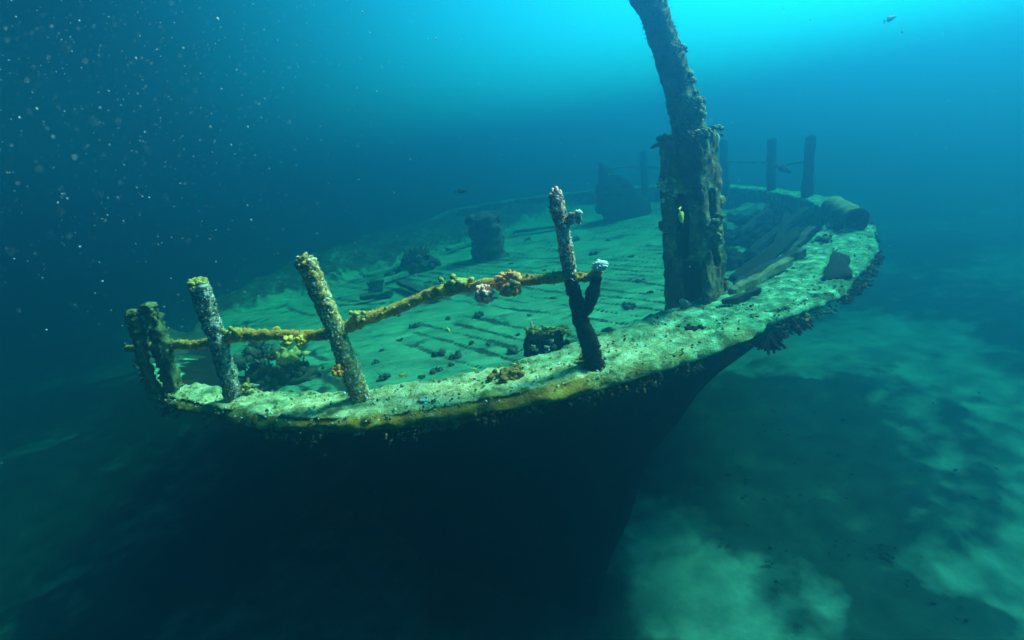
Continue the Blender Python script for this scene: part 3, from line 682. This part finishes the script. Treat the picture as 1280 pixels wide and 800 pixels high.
# ------------------------------------------------------------------ sponges and corals
def knobby(c_, r, n, kr, m, name, label, cat, grp=None, flat=1.0, down=False):
    """cauliflower colony: knobs over a core"""
    mb = MB(); c_ = Vector(c_); blob(mb, c_, r*.72, 2, .2)
    for k in range(n):
        ph = math.acos(1-2*(k+.5)/n); th = 2.39996*k
        d = Vector((math.sin(ph)*math.cos(th), math.sin(ph)*math.sin(th), math.cos(ph)))
        d = (d+Vector((R.gauss(0,.12),R.gauss(0,.12),R.gauss(0,.12)))).normalized()
        s = kr*R.uniform(.5,1.3); q = c_+Vector((d.x*r, d.y*r, d.z*r*flat))*R.uniform(.82,1.0)
        rot = d.to_track_quat('Z','Y').to_matrix()
        blob(mb, q, s, 2 if kr > .008 else 1, .35, mi=0, sx=(1,R.uniform(.7,1),R.uniform(1.0,1.4)), rot=rot)
    return thing(mb, name, m, label, cat, c_, grp)
YR = (YB+YC)/2
knobby(PY(636,354,YR-.05), .066, 80, .0165, M['orange'], 'coral_colony', 'round orange cauliflower coral on the handrail near the forked stanchion', 'coral')
knobby(PY(605,367,YR-.05), .046, 46, .0145, M['pink'], 'coral_colony', 'smaller pink cauliflower coral hanging under the handrail', 'coral')
knobby(PY(360,427,YB+.05), .028, 20, .013, M['yellow'], 'coral_colony', 'left of two bright yellow corals hanging under the handrail', 'coral')
knobby(PY(376,427,YB+.05), .030, 22, .013, M['yellow'], 'coral_colony', 'right of two bright yellow corals, nearer the ochre stanchion', 'coral')
knobby(PY(422,463,YB-.06), .030, 22, .013, M['red'], 'coral_colony', 'vivid orange coral on the lower part of the ochre stanchion', 'coral')
knobby(PY(414,404,YB-.02), .010, 9, .007, M['yellow'], 'coral_colony', 'tiny yellow coral where the handrail meets the ochre stanchion', 'coral')
knobby(PY(246,433,(YL+YA)/2), .024, 16, .012, M['brown'], 'coral_colony', 'dull orange coral under the left end of the handrail', 'coral')
knobby(PY(750,332,YC-.03), .040, 70, .010, M['white'], 'anemone', 'white frilly anemone on the broken end of the handrail', 'anemone', flat=.6)
knobby(PY(248,356,YA), .046, 30, .017, M['moss'], 'sponge', 'yellow-green sponge capping the grey mauve stanchion', 'sponge', flat=.7)
knobby(PY(382,328,YB), .046, 46, .014, M['posty'], 'sponge', 'cream sponge capping the ochre stanchion', 'sponge', flat=.8)
knobby(PY(695,243,YC), .026, 30, .010, M['pink'], 'sponge', 'pink crust capping the forked stanchion', 'sponge')
def lumpy(cx, cy, Y, w_, h_, n, m, label, name='sponge'):
    mb = MB(); blob(mb, PY(cx,cy,Y), h_*Y/600*1.1, 2, .3, sx=(w_/h_*.9,1,.8))
    for k in range(n):
        blob(mb, PY(cx+R.gauss(0,w_*.42), cy+R.gauss(0,h_*.38), Y+R.gauss(0,.015)), R.uniform(.012,.024), 1, .45, rot=rrot())
    thing(mb, name, m, label, 'sponge', PY(cx, cy, Y))
lumpy(572,355,YB+.02,17,9,70,M['moss'],'large olive-brown sponge lump wrapped round the middle of the handrail')
lumpy(448,397,YB+.03,10,9,46,M['moss'],'olive sponge lump on the handrail right of the ochre stanchion')
lumpy(296,416,YA+.0,15,5,46,M['moss'],'flat yellow-olive sponge on the handrail right of the grey mauve stanchion')
lumpy(398,419,YB+.05,10,4,24,M['rail'],'thin rusty sponge on the handrail left of the ochre stanchion')
lumpy(345,414,YA-.1,8,4,18,M['rail'],'small rusty sponge on top of the handrail above the yellow corals')
def patch(px, py, z, w_, d_, n, m, label, name='sponge', cat='sponge', rr=(.01,.03), dz=.015):
    c0 = U(px, py, z); mb = MB(); blob(mb, c0, max(w_,d_)*1.3, 2, .3, sx=(w_/max(w_,d_),d_/max(w_,d_),.25))
    for k in range(n): blob(mb, c0+Vector((R.gauss(0,w_), R.gauss(0,d_), R.uniform(-dz,dz))), R.uniform(*rr), 1, .5, mi=0, sx=(1,1,.6), rot=rrot())
    thing(mb, name, m, label, cat, c0)
patch(634,467,.01,.05,.035,50,M['brown'],'rusty orange sponge patch on the cap between the ochre and forked stanchions')
patch(557,527,-.10,.06,.02,60,M['brown'],'ochre sponge bulging over the outer edge of the cap')
patch(450,539,-.12,.025,.01,14,M['pink'],'pale pink sponge under the lip of the cap below the ochre stanchion',rr=(.008,.018))
patch(262,511,-.08,.035,.01,14,M['white'],'small whitish sponge under the lip at the left of the cap',rr=(.01,.022))
patch(866,410,.01,.03,.03,14,M['postd'],'small black tuft on the cap below the mast housing',rr=(.01,.025))
patch(1045,283,.02,.05,.05,14,M['lump'],'dark crumbs on the cap in front of the pipe',rr=(.012,.03))
patch(1028,298,.02,.06,.05,14,M['lump'],'dark crumbs on the inner edge of the cap at the bow',rr=(.012,.03))
patch(735,452,.01,.05,.04,40,M['brown'],'rusty crust round the foot of the forked stanchion',rr=(.008,.02))
patch(530,500,.01,.02,.015,12,M['white'],'speckled pale polyps on the cap right of the ochre stanchion',rr=(.005,.011))
patch(310,488,.03,.03,.02,24,M['moss'],'yellow-green tuft at the foot of the grey mauve stanchion',rr=(.008,.02),dz=.05)
# hanging finger coral under the gunwale
cb = U(962,418,-.10); mb = MB()
for k in range(46):
    th = R.uniform(0,6.28); sp = R.uniform(.1,1.15); d = Vector((math.sin(sp)*math.cos(th), math.sin(sp)*math.sin(th), -math.cos(sp)))
    L1 = R.uniform(.07,.13); p1 = cb+d*L1*.55; p2 = cb+d*L1+Vector((R.gauss(0,.008),R.gauss(0,.008),-.01))
    tube(mb, [(cb,.012),(p1,.009),(p2,.009)], 7, .3, 30, sub=4)
    if k % 2: tube(mb, [(p1,.008),(p1+Vector((R.gauss(0,.02),R.gauss(0,.02),-.035)),.007)], 6, .3, 30, sub=3)
thing(mb, 'finger_coral', M['postd'], 'black many-fingered coral hanging under the gunwale at the bow', 'coral', cb)
# ragged fringe growing under the lip: too many to count
mb = MB()
for k in range(3600):
    t = R.choice((R.uniform(0,13.5), R.uniform(8,15.5))); o_ = cr(t, 0); i_ = cr(t, 1); d = (i_-o_).normalized()
    den = fbm((o_.x, o_.y, 0), 2.5, 3)
    if den < .02 and R.random() < .85: continue
    if o_.x < 1.2 and R.random() < .55: continue
    big = .75+.9*max(0, den)*(1 if o_.x > 1 else .5)
    if o_.x > 1.2 and R.random() < .4: continue
    p = Vector((o_.x, o_.y, 0))+Vector((d.x, d.y, 0))*R.uniform(-.012,.07); z = -.055-R.uniform(0,.075)*big
    mi = 0 if R.random() < .8 else 1; sz = R.uniform(.006,.016)*big
    blob(mb, (p.x, p.y, z), sz, 1, .95, mi=mi, sx=(1, R.uniform(.3,1), R.uniform(.5,1.4)), rot=rrot())
    for q in range(4):
        t_ = Vector((-d.x*.7+R.gauss(0,.6), -d.y*.7+R.gauss(0,.6), -.6+R.gauss(0,.5))).normalized(); ln = sz*R.uniform(1.2,3.2)
        sd_ = t_.cross(Vector((d.x,d.y,.3))).normalized()*ln*.15; b0 = Vector((p.x,p.y,z))
        mb.add([b0-sd_, b0+sd_, b0+t_*ln], [(0,1,2)], mi)
o = mb.build('edge_growth', [M['weed'], M['brown']]); tag(o, 'ragged fringe of growth under the outer lip of the cap', 'marine growth', kind='stuff')
mb = MB()
for k in range(1500):
    t = R.uniform(0.5,15.5); o_, i_ = cr(t,0), cr(t,1); u = R.uniform(.04,.98); p = o_.lerp(i_, u)
    mi = R.choice((0,0,1,2,3,3,4)) 
    blob(mb, (p.x, p.y, .004), R.uniform(.003,.010)*(1.3 if mi == 3 else 1), 1, .5, mi=mi, sx=(1,1,.6), rot=rrot())
o = mb.build('crust_growth', [M['cap'], M['moss'], M['white'], M['pipe'], M['brown']]); tag(o, 'small nodules of algae and barnacles strewn over the cap', 'marine growth', kind='stuff')
# ------------------------------------------------------------------ seabed plants
mb = MB()
cnt = 0
while cnt < 900:
    x, y = R.uniform(-1.5, 9), R.uniform(1.6, 9)
    if weedy(x, y) < .50+R.uniform(-.12,.15) or noise.noise(Vector((x*2.2, y*2.2, 8))) < R.uniform(-.1,.5): continue
    cnt += 1; zz = ZB+.085+.12*fbm((x,y,0), .3, 3)
    blob(mb, (x, y, zz), R.uniform(.01,.034)*R.uniform(.4,1.1), 1, .9, sx=(1, R.uniform(.4,1), R.uniform(.25,.6)), rot=Matrix.Rotation(R.uniform(0,6.3),3,'Z'))
o = mb.build('seaweed', [M['weed']]); tag(o, 'dark low weedy rubble lying in patches on the pale sand', 'seaweed', kind='stuff')
# ------------------------------------------------------------------ fish
def fish(px, py, Y, L0, yaw, pitch, m, label, deep=.36):
    mb = MB(); NRn, NX = 12, 14; vs = []; fs = []
    for i in range(NX+1):
        u = i/NX; h_ = deep*L0*.5*(math.sin(math.pi*min(1, u*.93+.03))**.75)*(1-.35*u)+.004*L0; 
        for k in range(NRn):
            t = 6.2832*k/NRn; vs.append(Vector(((.5-u*.8)*L0, math.cos(t)*h_*.42, math.sin(t)*h_)))
    for i in range(NX):
        for k in range(NRn): fs.append((i*NRn+k, i*NRn+(k+1)%NRn, (i+1)*NRn+(k+1)%NRn, (i+1)*NRn+k))
    fs.append(tuple(range(NRn))); fs.append(tuple(reversed(range(NX*NRn, (NX+1)*NRn))))
    mb.add(vs, fs)
    def fin(pts, th=.006):
        n = len(pts); v = [Vector((x*L0, -th*L0, z*L0)) for x, z in pts]+[Vector((x*L0, th*L0, z*L0)) for x, z in pts]
        mb.add(v, [tuple(range(n)), tuple(reversed(range(n, 2*n)))]+[(k, n+k, n+(k+1)%n, (k+1)%n) for k in range(n)])
    fin([(-.27,-.02),(-.5,-.16),(-.44,0),(-.5,.16),(-.27,.02)])
    fin([(.2,deep*.42),(.05,deep*.66),(-.15,deep*.55),(-.2,deep*.25)]); fin([(.05,-deep*.42),(-.08,-deep*.62),(-.2,-deep*.22)])
    Rr = Matrix.Rotation(yaw, 3, 'Z')@Matrix.Rotation(pitch, 3, 'Y')
    mb.v = [tuple(Rr@Vector(v)) for v in mb.v]
    o = mb.build('fish', m); o.location = PY(px, py, Y); tag(o, label, 'fish'); return o
fish(851,269,hb.y-.36,.11,rad(20),rad(80),M['fyel'],'bright yellow fish swimming upright before the slot of the mast housing')
fish(502,470,3.1,.08,rad(5),rad(-18),M['fyel'],'yellow fish low over the deck right of the ochre stanchion',.3)
fish(664,404,2.95,.075,rad(40),rad(85),M['fgrey'],'small grey fish hanging vertically above the mossy block',.28)
fish(592,461,3.0,.05,rad(30),rad(30),M['fyel'],'tiny yellow-orange fish just inside the cap in the middle',.32)
fish(561,412,3.8,.06,rad(60),rad(60),M['fyel'],'small yellow fish over the open deck below the handrail',.3)
fish(310,476,3.3,.09,rad(-40),rad(-50),M['fyel'],'yellow fish beside the foot of the grey mauve stanchion',.34)
fish(318,482,3.35,.07,rad(20),rad(10),M['fgrey'],'pale fish swimming past the foot of the grey mauve stanchion',.3)
fish(576,239,6.5,.17,rad(10),rad(5),M['fdark'],'dark fish in open water above the deck',.34)
fish(978,211,6.6,.26,rad(-10),rad(30),M['fdark'],'dark slender fish by the middle far stanchion',.3)
fish(768,405,3.1,.05,rad(50),rad(40),M['fyel'],'tiny orange fish right of the forked stanchion',.34)
fish(1112,24,5.5,.16,rad(10),rad(-12),M['fgrey'],'faint pale fish high in the bright water at upper right',.3)
# ------------------------------------------------------------------ marine snow
mb = MB()
for k in range(1500):
    if k < 950: x, y = R.gauss(170, 150), abs(R.gauss(0, 190))
    elif k < 1250: x, y = R.uniform(0,760), R.uniform(0,330)
    else: x, y = R.uniform(0,1280), R.uniform(0,420)
    D = R.uniform(.35, 2.6); s = R.choice((.0005,.0007,.0009,.0010,.0013,.0016))*D*R.uniform(.35,.7)
    if R.random() < .03: s *= 1.8
    p = CAM+ray(x, y).normalized()*D
    blob(mb, p, s, 1, .4, sx=(1,R.uniform(.4,1),R.uniform(.5,1.6)), rot=rrot())
for (x, y, s) in ((272,24,.006),(170,73,.004),(46,136,.004),(314,275,.0045),(289,181,.003),(545,48,.004),(453,15,.004),(513,199,.003),(84,248,.003),(196,62,.003),(535,48,.003),(181,165,.003)):
    blob(mb, CAM+ray(x, y).normalized()*1.5, s*.5, 1, .4, sx=(1,1,1.4))
ms = mat('snow_fleck', [(.3,(.28,.42,.46)),(.7,(.40,.55,.58))], 20, 2, .1, 50)
o = mb.build('marine_snow', [ms]); tag(o, 'pale drifting flecks suspended in the water', 'plankton', kind='stuff')
# ------------------------------------------------------------------ the water itself
bm = bmesh.new(); bmesh.ops.create_cube(bm, size=1)
ZT, ZBOT = max(v.z for v, _ in mpath)+.8, ZB-1.2
for v in bm.verts: v.co = Vector((v.co.x*150, v.co.y*88-.0+6, ZBOT if v.co.z < 0 else ZT))
me = bpy.data.meshes.new('haze'); bm.to_mesh(me); bm.free()
hm = bpy.data.materials.new('sea_water'); hm.use_nodes = True; n = hm.node_tree; n.nodes.clear()
pv = n.nodes.new('ShaderNodeVolumePrincipled'); oo = n.nodes.new('ShaderNodeOutputMaterial'); n.links.new(pv.outputs[0], oo.inputs['Volume'])
pv.inputs['Color'].default_value = (.02, .13, .26, 1); pv.inputs['Absorption Color'].default_value = (0, .38, .34, 1)
pv.inputs['Density'].default_value = .32; pv.inputs['Anisotropy'].default_value = .83
hz = link('haze', me, hm); tag(hz, kind='stuff')
